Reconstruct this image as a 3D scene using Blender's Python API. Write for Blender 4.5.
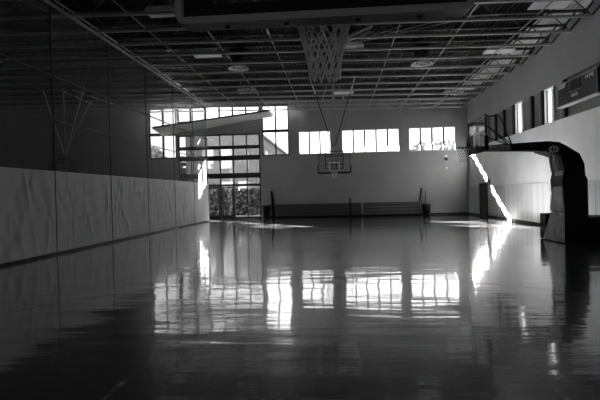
import bpy, math, random
from mathutils import Vector, Matrix

for _o in list(bpy.data.objects):
    bpy.data.objects.remove(_o)
scene = bpy.context.scene
col = scene.collection
R = math.radians

# ------------------------------------------------------------------ camera
YAW, PITCH, ROLL = -0.0795, -0.0129, -0.0228
CAM = Vector((0.0976, 0.0, 1.7181))
cd = bpy.data.cameras.new('camera')
cam = bpy.data.objects.new('camera', cd)
col.objects.link(cam)
_f = Vector((math.sin(YAW)*math.cos(PITCH), math.cos(YAW)*math.cos(PITCH), math.sin(PITCH)))
_r = Vector((math.cos(YAW), -math.sin(YAW), 0))
_u = _r.cross(_f)
_r2 = math.cos(ROLL)*_r + math.sin(ROLL)*_u
_u2 = -math.sin(ROLL)*_r + math.cos(ROLL)*_u
m = Matrix.Identity(4)
for i in range(3):
    m[i][0], m[i][1], m[i][2], m[i][3] = _r2[i], _u2[i], -_f[i], CAM[i]
cam.matrix_world = m
cd.sensor_width = 36
cd.lens = 461.4/600*36
cd.clip_end = 500
scene.camera = cam

# ------------------------------------------------------------------ sky, sun, exposure
SKY, SUN, EXPO = 0.60, 64.0, 2.7
w = bpy.data.worlds.new('sky'); scene.world = w; w.use_nodes = True
bg = w.node_tree.nodes['Background']
bg.inputs[0].default_value = (1, 1, 1, 1); bg.inputs[1].default_value = SKY
sd = bpy.data.lights.new('sun', 'SUN'); sd.energy = SUN; sd.angle = R(0.45)
sun = bpy.data.objects.new('sun', sd); col.objects.link(sun)
sun.rotation_euler = Vector((1.0, -1.03, -0.63)).to_track_quat('-Z', 'Y').to_euler()
sun.location = (-20, 60, 30)
vs = scene.view_settings
scene.display_settings.display_device = 'sRGB'
vs.view_transform = 'Standard'; vs.look = 'None'; vs.gamma = 1; vs.use_curve_mapping = False
vs.exposure = EXPO
cy = scene.cycles
cy.max_bounces = 10; cy.diffuse_bounces = 6; cy.glossy_bounces = 5
cy.transparent_max_bounces = 24; cy.transmission_bounces = 4
cy.sample_clamp_indirect = 12.0
cy.caustics_reflective = True
cy.use_denoising = True

# ------------------------------------------------------------------ dimensions
XL, XR, YF, YB = -26.9, 9.565, 34.02, -7.0
XC = -8.67                       # divider curtain
YBOARD = 26.155                  # far backboard
YNEAR = YBOARD - 23.16
YMID = 14.57
def zbot(x): return 7.545 + 0.02*(8.96 - x)     # underside of the joists
def zdeck(x): return zbot(x) + 0.86

# ------------------------------------------------------------------ materials
def mat(name, v, rough=0.6, metal=0.0, spec=0.5, noise=0.0, nscale=8.0, bump=0.0, nstretch=(1, 1, 1)):
    mm = bpy.data.materials.new(name); mm.use_nodes = True
    nt = mm.node_tree; b = nt.nodes['Principled BSDF']
    c = v if isinstance(v, tuple) else (v, v, v)
    b.inputs['Base Color'].default_value = (*c, 1)
    b.inputs['Roughness'].default_value = rough
    b.inputs['Metallic'].default_value = metal
    b.inputs['Specular IOR Level'].default_value = spec
    if noise or bump:
        tc = nt.nodes.new('ShaderNodeTexCoord'); mp = nt.nodes.new('ShaderNodeMapping')
        mp.inputs['Scale'].default_value = nstretch
        nz = nt.nodes.new('ShaderNodeTexNoise'); nz.inputs['Scale'].default_value = nscale
        nz.inputs['Detail'].default_value = 4
        nt.links.new(tc.outputs['Object'], mp.inputs[0]); nt.links.new(mp.outputs[0], nz.inputs[0])
        if noise:
            rp = nt.nodes.new('ShaderNodeMapRange')
            rp.inputs['From Min'].default_value = 0.3; rp.inputs['From Max'].default_value = 0.7
            rp.inputs['To Min'].default_value = 1-noise; rp.inputs['To Max'].default_value = 1+noise
            mx = nt.nodes.new('ShaderNodeVectorMath'); mx.operation = 'SCALE'
            mx.inputs[0].default_value = c
            nt.links.new(nz.outputs[0], rp.inputs[0]); nt.links.new(rp.outputs[0], mx.inputs['Scale'])
            nt.links.new(mx.outputs[0], b.inputs['Base Color'])
        if bump:
            bp = nt.nodes.new('ShaderNodeBump'); bp.inputs['Strength'].default_value = bump
            bp.inputs['Distance'].default_value = 0.02
            nt.links.new(nz.outputs[0], bp.inputs['Height']); nt.links.new(bp.outputs[0], b.inputs['Normal'])
    return mm

def floor_mat(name, v):
    mm = bpy.data.materials.new(name); mm.use_nodes = True
    nt = mm.node_tree; b = nt.nodes['Principled BSDF']; L = nt.links.new
    tc = nt.nodes.new('ShaderNodeTexCoord')
    # maple strips, laid along the court
    mp = nt.nodes.new('ShaderNodeMapping'); mp.inputs['Rotation'].default_value = (0, 0, R(90))
    L(tc.outputs['Object'], mp.inputs[0])
    br = nt.nodes.new('ShaderNodeTexBrick')
    br.inputs['Scale'].default_value = 1
    br.inputs['Brick Width'].default_value = 1.1; br.inputs['Row Height'].default_value = 0.076
    br.inputs['Mortar Size'].default_value = 0.0015
    br.inputs['Color1'].default_value = (v*0.93,)*3 + (1,); br.inputs['Color2'].default_value = (v*1.07,)*3 + (1,)
    br.inputs['Mortar'].default_value = (v*0.75,)*3 + (1,)
    L(mp.outputs[0], br.inputs[0])
    m3 = nt.nodes.new('ShaderNodeMapping'); m3.inputs['Scale'].default_value = (0.7, 5.0, 1)
    L(tc.outputs['Object'], m3.inputs[0])
    n3 = nt.nodes.new('ShaderNodeTexNoise'); n3.inputs['Scale'].default_value = 1.3; n3.inputs['Detail'].default_value = 5; n3.inputs['Roughness'].default_value = 0.65
    L(m3.outputs[0], n3.inputs[0])
    r3 = nt.nodes.new('ShaderNodeMapRange'); r3.inputs['From Min'].default_value = 0.3; r3.inputs['From Max'].default_value = 0.7
    r3.inputs['To Min'].default_value = 0.6; r3.inputs['To Max'].default_value = 1.4
    L(n3.outputs[0], r3.inputs[0])
    ms = nt.nodes.new('ShaderNodeVectorMath'); ms.operation = 'SCALE'
    L(br.outputs['Color'], ms.inputs[0]); L(r3.outputs[0], ms.inputs['Scale'])
    L(ms.outputs[0], b.inputs['Base Color'])
    b.inputs['Roughness'].default_value = 0.24
    b.inputs['IOR'].default_value = 1.5
    b.inputs['Coat Weight'].default_value = 1.0; b.inputs['Coat IOR'].default_value = 1.75
    m1 = nt.nodes.new('ShaderNodeMapping'); m1.inputs['Scale'].default_value = (0.5, 3.6, 1)
    L(tc.outputs['Object'], m1.inputs[0])
    n1 = nt.nodes.new('ShaderNodeTexNoise'); n1.inputs['Scale'].default_value = 1.0; n1.inputs['Detail'].default_value = 4
    L(m1.outputs[0], n1.inputs[0])
    n2 = nt.nodes.new('ShaderNodeTexNoise'); n2.inputs['Scale'].default_value = 0.9; n2.inputs['Detail'].default_value = 1
    L(tc.outputs['Object'], n2.inputs[0])
    ad = nt.nodes.new('ShaderNodeMath'); ad.operation = 'MULTIPLY_ADD'; ad.inputs[1].default_value = 2.0
    L(n2.outputs[0], ad.inputs[0]); L(n1.outputs[0], ad.inputs[2])
    bp = nt.nodes.new('ShaderNodeBump'); bp.inputs['Strength'].default_value = 1.0; bp.inputs['Distance'].default_value = 0.006
    L(ad.outputs[0], bp.inputs['Height']); L(bp.outputs[0], b.inputs['Normal']); L(bp.outputs[0], b.inputs['Coat Normal'])
    nr = nt.nodes.new('ShaderNodeTexNoise'); nr.inputs['Scale'].default_value = 1.6; nr.inputs['Detail'].default_value = 5
    L(tc.outputs['Object'], nr.inputs[0])
    mr = nt.nodes.new('ShaderNodeMapRange'); mr.inputs['To Min'].default_value = 0.02; mr.inputs['To Max'].default_value = 0.09
    L(nr.outputs[0], mr.inputs[0]); L(mr.outputs[0], b.inputs['Coat Roughness'])
    return mm

def glass_mat(name, refl=0.08, tint=1.0):
    mm = bpy.data.materials.new(name); mm.use_nodes = True
    nt = mm.node_tree; nt.nodes.clear(); L = nt.links.new
    o = nt.nodes.new('ShaderNodeOutputMaterial'); mx = nt.nodes.new('ShaderNodeMixShader')
    t = nt.nodes.new('ShaderNodeBsdfTransparent'); t.inputs[0].default_value = (tint, tint, tint, 1)
    g = nt.nodes.new('ShaderNodeBsdfGlossy'); g.inputs['Roughness'].default_value = 0.02
    mx.inputs[0].default_value = refl
    L(t.outputs[0], mx.inputs[1]); L(g.outputs[0], mx.inputs[2]); L(mx.outputs[0], o.inputs[0])
    return mm

def mesh_cloth_mat(name, v, openness):
    mm = bpy.data.materials.new(name); mm.use_nodes = True
    nt = mm.node_tree; nt.nodes.clear(); L = nt.links.new
    o = nt.nodes.new('ShaderNodeOutputMaterial'); mx = nt.nodes.new('ShaderNodeMixShader')
    t = nt.nodes.new('ShaderNodeBsdfTransparent')
    d = nt.nodes.new('ShaderNodeBsdfDiffuse'); d.inputs[0].default_value = (v, v, v, 1)
    tc = nt.nodes.new('ShaderNodeTexCoord'); mp = nt.nodes.new('ShaderNodeMapping'); mp.inputs['Scale'].default_value = (1, 1.2, 0.12)
    nz = nt.nodes.new('ShaderNodeTexNoise'); nz.inputs['Scale'].default_value = 2.2; nz.inputs['Detail'].default_value = 4
    mr = nt.nodes.new('ShaderNodeMapRange')
    mr.inputs['From Min'].default_value = 0.3; mr.inputs['From Max'].default_value = 0.7
    mr.inputs['To Min'].default_value = 1-openness-0.025; mr.inputs['To Max'].default_value = 1-openness+0.025
    L(tc.outputs['Object'], mp.inputs[0]); L(mp.outputs[0], nz.inputs[0]); L(nz.outputs[0], mr.inputs[0])
    L(mr.outputs[0], mx.inputs[0])
    tl = nt.nodes.new('ShaderNodeBsdfTranslucent'); tl.inputs[0].default_value = (v, v, v, 1)
    m2 = nt.nodes.new('ShaderNodeMixShader'); m2.inputs[0].default_value = 0.4
    L(d.outputs[0], m2.inputs[1]); L(tl.outputs[0], m2.inputs[2])
    L(t.outputs[0], mx.inputs[1]); L(m2.outputs[0], mx.inputs[2]); L(mx.outputs[0], o.inputs[0])
    return mm

def vinyl_mat(name, v, tr):
    mm = bpy.data.materials.new(name); mm.use_nodes = True
    nt = mm.node_tree; nt.nodes.clear(); L = nt.links.new
    o = nt.nodes.new('ShaderNodeOutputMaterial'); mx = nt.nodes.new('ShaderNodeMixShader')
    d = nt.nodes.new('ShaderNodeBsdfPrincipled'); d.inputs['Base Color'].default_value = (v, v, v, 1)
    d.inputs['Roughness'].default_value = 0.5; d.inputs['Specular IOR Level'].default_value = 0.3
    t = nt.nodes.new('ShaderNodeBsdfTranslucent'); t.inputs[0].default_value = (v, v, v, 1)
    mx.inputs[0].default_value = tr
    L(d.outputs[0], mx.inputs[1]); L(t.outputs[0], mx.inputs[2]); L(mx.outputs[0], o.inputs[0])
    return mm

def panel_mat(name, v, pitch, seam):
    """painted boards with dark vertical joints along Y"""
    mm = bpy.data.materials.new(name); mm.use_nodes = True
    nt = mm.node_tree; b = nt.nodes['Principled BSDF']; L = nt.links.new
    b.inputs['Roughness'].default_value = 0.45
    tc = nt.nodes.new('ShaderNodeTexCoord'); sp = nt.nodes.new('ShaderNodeSeparateXYZ'); L(tc.outputs['Object'], sp.inputs[0])
    dv = nt.nodes.new('ShaderNodeMath'); dv.operation = 'DIVIDE'; dv.inputs[1].default_value = pitch; L(sp.outputs[1], dv.inputs[0])
    fr = nt.nodes.new('ShaderNodeMath'); fr.operation = 'FRACT'; L(dv.outputs[0], fr.inputs[0])
    lt = nt.nodes.new('ShaderNodeMath'); lt.operation = 'LESS_THAN'; lt.inputs[1].default_value = seam; L(fr.outputs[0], lt.inputs[0])
    fl = nt.nodes.new('ShaderNodeMath'); fl.operation = 'FLOOR'; L(dv.outputs[0], fl.inputs[0])
    wn = nt.nodes.new('ShaderNodeTexWhiteNoise'); wn.noise_dimensions = '1D'; L(fl.outputs[0], wn.inputs['W'])
    mr = nt.nodes.new('ShaderNodeMapRange'); mr.inputs['To Min'].default_value = v*0.88; mr.inputs['To Max'].default_value = v*1.1
    L(wn.outputs['Value'], mr.inputs[0])
    mx = nt.nodes.new('ShaderNodeMix'); mx.data_type = 'FLOAT'
    L(lt.outputs[0], mx.inputs[0]); L(mr.outputs[0], mx.inputs[2]); mx.inputs[3].default_value = v*0.35
    L(mx.outputs[0], b.inputs['Base Color'])
    return mm

M = {
 'floor': floor_mat('maple_floor', 0.10),
 'line': floor_mat('court_line_paint', 0.16),
 'wall': mat('painted_block_wall', 0.42, 0.7, noise=0.06, nscale=1.2, bump=0.05),
 'wall_far': mat('painted_end_wall', 0.30, 0.7, noise=0.06, nscale=0.8),
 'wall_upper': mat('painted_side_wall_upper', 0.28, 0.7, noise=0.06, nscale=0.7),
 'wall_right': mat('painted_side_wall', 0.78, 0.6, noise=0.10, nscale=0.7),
 'panel': panel_mat('wall_panel', 0.62, 0.61, 0.05),
 'band': mat('acoustic_band', 0.20, 0.8),
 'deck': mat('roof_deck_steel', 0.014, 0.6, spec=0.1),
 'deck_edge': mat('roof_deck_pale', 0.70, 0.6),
 'chord': mat('joist_chord_steel', 0.38, 0.45),
 'joist': mat('joist_steel', 0.07, 0.5),
 'dark': mat('dark_metal', 0.03, 0.5),
 'black': mat('black_vinyl_pad', 0.006, 0.6, spec=0.15),
 'pad': mat('grey_board_pad', 0.22, 0.5),
 'blackpaint': mat('black_paint', 0.02, 0.6),
 'grey': mat('grey_metal', 0.28, 0.4, noise=0.1),
 'greypad': mat('grey_pad_cover', 0.65, 0.4, noise=0.35, nscale=3.0),
 'white': mat('white_paint', 0.75, 0.5),
 'pale': mat('pale_frame', 0.62, 0.5),
 'steel': mat('bright_steel', 0.55, 0.35, 0.6),
 'net': vinyl_mat('net_cord', 0.85, 0.5),
 'net_far': mat('net_cord_grey', 0.6, 0.8),  # greyer, opaque cord for the far nets
 'rim': mat('rim_paint', 0.16, 0.4),
 'glass': glass_mat('window_glass', 0.06),
 'board_glass': glass_mat('backboard_glass', 0.05, 0.95),
 'mesh': mesh_cloth_mat('curtain_mesh', 0.16, 0.35),
 'vinyl': vinyl_mat('curtain_vinyl', 0.54, 0.22),
 'seam': mat('curtain_seam', 0.008, 0.7),
 'vinyl_seam': mat('vinyl_seam', 0.12, 0.7),
 'hem': mat('curtain_hem', 0.30, 0.6),
 'fixture': mat('fixture_white', 0.80, 0.4),
 'bleacher': mat('bleacher_boards', 0.06, 0.5, noise=0.25, nscale=2.0, nstretch=(0.3, 3, 6)),
 'bleacher_pale': mat('bleacher_pale_boards', 0.10, 0.5, noise=0.2, nscale=2.0, nstretch=(0.3, 3, 6)),
 'screen': mat('scoreboard_face', 0.02, 0.6),
 'scrdark': mat('scoreboard_window', 0.012, 0.3),
 'text': mat('lettering', 0.8, 0.5),
 'concrete': mat('concrete', 0.03, 0.8, noise=0.15, nscale=1.5),
 'stucco': mat('pale_stucco', 0.035, 0.8),
 'soffit': mat('soffit_paint', 0.45, 0.7),
 'spandrel': mat('grey_spandrel', 0.06, 0.7),
 'leaf': mat('foliage', 0.16, 0.7, noise=0.4, nscale=3),
 'leafdark': mat('dark_foliage', 0.001, 0.7, noise=0.4, nscale=3),
 'bark': mat('bark', 0.12, 0.9),
 'winglass': mat('building_glass', 0.05, 0.1),
}

# ------------------------------------------------------------------ building helpers
OFF = {}
class MB:
    def __init__(s): s.v = []; s.f = []; s.sm = []
    def add(s, vs, fs, smooth=False):
        b = len(s.v); s.v += [tuple(v) for v in vs]
        for f in fs: s.f.append(tuple(b+i for i in f)); s.sm.append(smooth)
        return s
    def box(s, a, b):
        x0, x1 = sorted((a[0], b[0])); y0, y1 = sorted((a[1], b[1])); z0, z1 = sorted((a[2], b[2]))
        v = [(x0,y0,z0),(x1,y0,z0),(x1,y1,z0),(x0,y1,z0),(x0,y0,z1),(x1,y0,z1),(x1,y1,z1),(x0,y1,z1)]
        return s.add(v, [(0,3,2,1),(4,5,6,7),(0,1,5,4),(1,2,6,5),(2,3,7,6),(3,0,4,7)])
    def bar(s, p, q, wd, h):
        """rectangular bar from p to q"""
        p, q = Vector(p), Vector(q); d = (q-p).normalized()
        up = Vector((0,0,1)) if abs(d.z) < 0.95 else Vector((0,1,0))
        a = d.cross(up).normalized()*wd/2; b = a.normalized().cross(d).normalized()*h/2
        v = [p-a-b, p+a-b, p+a+b, p-a+b, q-a-b, q+a-b, q+a+b, q-a+b]
        return s.add(v, [(0,3,2,1),(4,5,6,7),(0,1,5,4),(1,2,6,5),(2,3,7,6),(3,0,4,7)])
    def tube(s, pts, r, n=8, closed=False, cap=True):
        pts = [Vector(p) for p in pts]; k = len(pts); vs = []; ref = None
        rr = r if isinstance(r, (list, tuple)) else [r]*k
        for i, p in enumerate(pts):
            a = pts[(i-1) % k] if (i or closed) else p
            b = pts[(i+1) % k] if (i < k-1 or closed) else p
            d = (b-a).normalized()
            if ref is None:
                ref = d.cross(Vector((0,0,1)))
                if ref.length < 1e-3: ref = d.cross(Vector((0,1,0)))
            ref = (ref - d*ref.dot(d))
            if ref.length < 1e-6: ref = d.orthogonal()
            ref.normalize(); o = d.cross(ref)
            for j in range(n):
                t = 2*math.pi*j/n
                vs.append(p + (ref*math.cos(t)+o*math.sin(t))*rr[i])
        fs = []
        for i in range(k if closed else k-1):
            i2 = (i+1) % k
            for j in range(n):
                j2 = (j+1) % n
                fs.append((i*n+j, i*n+j2, i2*n+j2, i2*n+j))
        if cap and not closed:
            fs.append(tuple(range(n-1, -1, -1))); fs.append(tuple((k-1)*n+j for j in range(n)))
        return s.add(vs, fs, True)
    def lathe(s, prof, c, n=24, smooth=True, cap=True):
        """prof: (radius, z) points round a vertical axis at c"""
        vs = []
        for r, z in prof:
            for j in range(n):
                t = 2*math.pi*j/n; vs.append((c[0]+r*math.cos(t), c[1]+r*math.sin(t), c[2]+z))
        fs = []
        for i in range(len(prof)-1):
            for j in range(n):
                j2 = (j+1) % n; fs.append((i*n+j, i*n+j2, (i+1)*n+j2, (i+1)*n+j))
        if cap: fs.append(tuple(range(n-1, -1, -1))); fs.append(tuple((len(prof)-1)*n+j for j in range(n)))
        return s.add(vs, fs, smooth)
    def prism(s, poly, axis, a, b):
        """poly: 2-D outline in the two axes other than `axis`"""
        n = len(poly)
        def P(q, t):
            if axis == 1: return (q[0], t, q[1])
            if axis == 0: return (t, q[0], q[1])
            return (q[0], q[1], t)
        vs = [P(q, a) for q in poly] + [P(q, b) for q in poly]
        fs = [tuple(range(n)), tuple(range(2*n-1, n-1, -1))]
        for i in range(n):
            j = (i+1) % n; fs.append((i, i+n, j+n, j))
        return s.add(vs, fs)
    def loft(s, loops):
        n = len(loops[0]); vs = [p for l in loops for p in l]; fs = []
        for i in range(len(loops)-1):
            for j in range(n):
                j2 = (j+1) % n; fs.append((i*n+j, i*n+j2, (i+1)*n+j2, (i+1)*n+j))
        fs.append(tuple(range(n-1, -1, -1))); fs.append(tuple((len(loops)-1)*n+j for j in range(n)))
        return s.add(vs, fs)
    def build(s, name, mt, parent=None, bevel=0.0, loc=None, fix=True):
        off = Vector((0,0,0))
        if parent is not None: off = OFF[parent.name]
        elif loc is not None: off = Vector(loc)
        me = bpy.data.meshes.new(name)
        me.from_pydata([tuple(Vector(v)-off) for v in s.v], [], s.f)
        me.polygons.foreach_set('use_smooth', s.sm)
        me.materials.append(mt if not isinstance(mt, str) else M[mt])
        if fix:
            import bmesh
            bm = bmesh.new(); bm.from_mesh(me); bmesh.ops.recalc_face_normals(bm, faces=bm.faces); bm.to_mesh(me); bm.free()
        o = bpy.data.objects.new(name, me); col.objects.link(o)
        if parent is not None: o.parent = parent
        else: o.location = off
        OFF[o.name] = off
        if bevel:
            bv = o.modifiers.new('bevel', 'BEVEL'); bv.width = bevel; bv.segments = 2; bv.limit_method = 'ANGLE'
        return o

def tag(o, label=None, cat=None, group=None, kind=None):
    if label: o['label'] = label
    if cat: o['category'] = cat
    if group: o['group'] = group
    if kind: o['kind'] = kind
    return o
def thing(name, loc, label, cat, group=None):
    o = bpy.data.objects.new(name, None); col.objects.link(o); o.location = loc
    o.empty_display_size = 0.2
    OFF[o.name] = Vector(loc)
    return tag(o, label, cat, group)
def structure(name, mb, mt, bevel=0.0, parent=None):
    o = mb.build(name, mt, parent, bevel)
    if parent is None: o['kind'] = 'structure'
    return o
def copy_thing(src, loc, label=None, group=None):
    c = src.copy(); col.objects.link(c); c.location = loc; OFF[c.name] = Vector(loc)
    if label: c['label'] = label
    if group: c['group'] = group
    for ch in list(src.children):
        d = ch.copy(); col.objects.link(d); d.parent = c
        for g in list(ch.children):
            e = g.copy(); col.objects.link(e); e.parent = d
    return c
def lettering(name, s, size, origin, ux, uy, parent, mt='text', depth=0.004):
    cu = bpy.data.curves.new(name, 'FONT'); cu.body = s; cu.size = size; cu.extrude = depth
    cu.align_x = 'CENTER'; cu.align_y = 'CENTER'
    t = bpy.data.objects.new(name, cu); col.objects.link(t)
    bpy.context.view_layer.update()
    me = bpy.data.meshes.new_from_object(t.evaluated_get(bpy.context.evaluated_depsgraph_get()))
    bpy.data.objects.remove(t)
    ux, uy = Vector(ux), Vector(uy); uz = ux.cross(uy); off = OFF[parent.name]
    for v in me.vertices:
        v.co = Vector(origin) + ux*v.co.x + uy*v.co.y + uz*v.co.z - off
    me.materials.clear(); me.materials.append(M[mt])
    o = bpy.data.objects.new(name, me); col.objects.link(o); o.parent = parent; OFF[o.name] = off
    return o

def wall_with_holes(u0, u1, z0, z1, holes, place):
    us = sorted({u0, u1, *[h[0] for h in holes], *[h[1] for h in holes]})
    zs = sorted({z0, z1, *[h[2] for h in holes], *[h[3] for h in holes]})
    mb = MB()
    for i in range(len(us)-1):
        k = 0
        while k < len(zs)-1:
            def solid(k):
                cu, cz = (us[i]+us[i+1])/2, (zs[k]+zs[k+1])/2
                return not any(h[0] < cu < h[1] and h[2] < cz < h[3] for h in holes)
            if not solid(k): k += 1; continue
            j = k
            while j+1 < len(zs)-1 and solid(j+1): j += 1
            place(mb, us[i], us[i+1], zs[k], zs[j+1]); k = j+1
    return mb

# ------------------------------------------------------------------ floor and ceiling
fl = structure('floor', MB().box((XL-0.3, YB-0.3, -0.2), (XR+0.5, YF+0.3, 0)), 'floor')
Y0, Y1 = YNEAR-1.22, YBOARD+1.22
def line_strip(mb, x0, y0, x1, y1): mb.box((x0, y0, 0.0), (x1, y1, 0.0012))
lm = MB()
for x in (-1.93, 1.93):
    line_strip(lm, x-0.025, Y0, x+0.025, Y0+5.79); line_strip(lm, x-0.025, Y1-5.79, x+0.025, Y1)
for y in (Y0, Y1): line_strip(lm, -7.62, y-0.025, 7.62, y+0.025)
for x in (-7.62, 7.62): line_strip(lm, x-0.025, Y0, x+0.025, Y1)
for y in (Y0+5.79, Y1-5.79): line_strip(lm, -1.93, y-0.025, 1.93, y+0.025)
line_strip(lm, -7.62, YMID-0.025, 7.62, YMID+0.025)
def arc(mb, cx, cy_, r, a0, a1, n=40):
    vs = []; fs = []
    for i in range(n+1):
        t = R(a0+(a1-a0)*i/n)
        for rr in (r-0.025, r+0.025): vs.append((cx+rr*math.cos(t), cy_+rr*math.sin(t), 0.0012))
    for i in range(n): fs.append((2*i, 2*i+1, 2*i+3, 2*i+2))
    mb.add(vs, fs)
arc(lm, 0, YMID, 1.83, 0, 360, 60)
arc(lm, 0, Y0+5.79, 1.83, 0, 180); arc(lm, 0, Y1-5.79, 1.83, 180, 360)
arc(lm, 0, YNEAR+0.38, 6.02, 0, 180, 60); arc(lm, 0, YBOARD-0.38, 6.02, 180, 360, 60)
lm.build('court_markings', 'line', fl)

# corrugated roof deck
def deck(name, x0, x1, mt):
    mb = MB(); vs = []; fs = []; x = x0; prof = []
    while x < x1-1e-6:
        for dx, h in ((0.0, 0.0), (0.09, 0.0), (0.115, 0.06), (0.175, 0.06)):
            if x+dx < x1: prof.append((x+dx, zdeck(x+dx)+h))
        x += 0.2
    prof.append((x1, zdeck(x1)))
    n = len(prof)
    for px, pz in prof: vs.append((px, YB-0.3, pz))
    for px, pz in prof: vs.append((px, YF+0.3, pz))
    for i in range(n-1): fs.append((i, i+1, n+i+1, n+i))
    mb.add(vs, fs)
    vs2 = [(x0, YB-0.3, zdeck(x0)+0.3), (x1, YB-0.3, zdeck(x1)+0.3), (x1, YF+0.3, zdeck(x1)+0.3), (x0, YF+0.3, zdeck(x0)+0.3)]
    mb.add(vs2, [(0, 1, 2, 3)])
    o = mb.build(name, mt, fix=False); o['kind'] = 'structure'
    return o
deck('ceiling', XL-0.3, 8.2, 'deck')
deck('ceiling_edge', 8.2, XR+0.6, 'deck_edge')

# ------------------------------------------------------------------ far wall with its windows
BAY = (-11.75, -5.5, 0.0, 6.32)
CLER = (-11.75, -5.5, 7.3, 8.42)
holes = [(-13.97, -11.87, 4.62, 8.42), BAY, CLER, (-5.32, -3.34, 4.62, 8.42),
         (-2.63, -0.23, 4.62, 6.35), (0.54, 4.74, 4.62, 6.35), (5.37, 8.74, 4.62, 6.35)]
fwm = wall_with_holes(XL, XR+0.6, 0, 9.6, holes, lambda mb, a, b, c, d: mb.box((a, YF, c), (b, YF+0.3, d)))
structure('wall_far', fwm, 'wall_far')
PORTALS = []
def portal_y(x0, x1, z0, z1, y, facing):
    PORTALS.append(((x0+x1)/2, y, (z0+z1)/2, x1-x0, z1-z0, facing))
win_n = 0
def window_far(x0, x1, z0, z1, mull, trans, frame_m, mull_m, fw=0.08, mw=0.11, y=YF+0.08, pane=True):
    global win_n; win_n += 1
    mb = MB(); d = 0.06
    mb.box((x0, y-d, z0), (x0+fw, y+d, z1)); mb.box((x1-fw, y-d, z0), (x1, y+d, z1))
    mb.box((x0+fw, y-d, z0), (x1-fw, y+d, z0+fw)); mb.box((x0+fw, y-d, z1-fw), (x1-fw, y+d, z1))
    wn = structure('window_%d' % win_n, mb, frame_m)
    for k, x in enumerate(mull):
        MB().box((x-mw/2, y-0.1, z0+fw), (x+mw/2, y+0.1, z1-fw)).build('mullion', mull_m, wn)
    for (a, b) in trans:
        MB().box((x0+fw, y-0.052, a), (x1-fw, y+0.052, b)).build('transom', mull_m, wn)
    MB().box((x0+fw, y-0.006, z0+fw), (x1-fw, y+0.006, z1-fw)).build('pane', 'glass', wn)
    return wn
def evenly(a, b, n): return [a+(b-a)*i/n for i in range(1, n)]
window_far(-13.97, -11.87, 4.62, 8.42, [-12.9], [(6.34, 6.56)], 'blackpaint', 'blackpaint')
window_far(-5.32, -3.34, 4.62, 8.42, [-4.31], [(6.34, 6.56)], 'blackpaint', 'blackpaint')
window_far(-2.63, -0.23, 4.62, 6.35, evenly(-2.6, -0.26, 3), [], 'pale', 'blackpaint')
window_far(0.54, 4.74, 4.62, 6.35, evenly(0.57, 4.71, 5), [], 'pale', 'blackpaint')
window_far(5.37, 8.74, 4.62, 6.35, evenly(5.4, 8.71, 4), [], 'pale', 'blackpaint')
BAYM = [-10.75, -9.62, -8.55, -7.54, -6.52]
window_far(*CLER, BAYM, [], 'blackpaint', 'blackpaint')
# entrance glazing: everything above and beside the doors
mb = MB(); y = YF+0.08
mb.box((-11.75, y-.06, 2.45), (-11.65, y+.06, 6.32)); mb.box((-5.6, y-.06, 0), (-5.5, y+.06, 6.32)); mb.box((-11.75, y-.06, 0), (-11.65, y+.06, 2.45))
mb.box((-11.65, y-.06, 6.22), (-5.6, y+.06, 6.32))
win_n += 1
ent = structure('window_%d' % win_n, mb, 'blackpaint')
for x in BAYM:
    MB().box((x-0.05, y-0.05, 0.0), (x+0.05, y+0.05, 6.22)).build('mullion', 'blackpaint', ent)
for a, b in ((5.2, 5.46), (4.36, 4.72), (3.02, 3.4), (2.4, 2.58)):
    MB().box((-11.65, y-0.052, a), (-5.6, y+0.052, b)).build('transom', 'blackpaint', ent)
MB().box((-11.65, y-0.006, 2.5), (-5.6, y+0.006, 6.22)).build('pane', 'glass', ent)
MB().box((-7.49, y-0.006, 0.02), (-5.6, y+0.006, 2.4)).build('pane', 'glass', ent)
MB().box((-7.49, y-0.03, 0.0), (-5.6, y+0.03, 0.12)).build('sill_rail', 'blackpaint', ent)
# door leaves
def door(n, x0, x1, hx):
    mb = MB(); s = 0.11
    mb.box((x0, y-.03, 0.01), (x0+s, y+.03, 2.38)); mb.box((x1-s, y-.03, 0.01), (x1, y+.03, 2.38))
    mb.box((x0+s, y-.03, 0.01), (x1-s, y+.03, 0.26)); mb.box((x0+s, y-.03, 2.26), (x1-s, y+.03, 2.38))
    d = structure('door_%d' % n, mb, 'dark')
    MB().box((x0+s, y-.006, 0.26), (x1-s, y+.006, 2.26)).build('pane', 'glass', d)
    h = MB(); h.tube([(x0+.05, y-.03, 1.02), (x0+.05, y-.09, 1.02), (x1-.05, y-.09, 1.02), (x1-.05, y-.03, 1.02)], 0.018, 6)
    h.build('push_bar', 'grey', d)
door(1, -11.63, -10.82, 0); door(2, -10.68, -9.69, 0); door(3, -9.55, -8.62, 0); door(4, -8.48, -7.6, 0)
portal_y(-13.97, -3.34, 4.62, 8.42, YF+0.32, -1); portal_y(-11.75, -5.5, 0.0, 4.6, YF+0.32, -1)
portal_y(-2.63, 8.74, 4.62, 6.35, YF+0.32, -1)
tr = MB()
tr.box((-5.4, YF-0.02, 0), (XR, YF, 0.14)); structure('baseboard_far', tr, 'blackpaint')
structure('trim_1', MB().box((4.3, YF-0.025, 3.57), (XR-0.05, YF, 3.62)), 'grey')
sh = MB(); sh.box((-2.8, YF+0.3, 6.62), (9.0, YF+2.6, 6.72)); structure('trim_2', sh, 'soffit')      # sun shade over the window band

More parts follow.
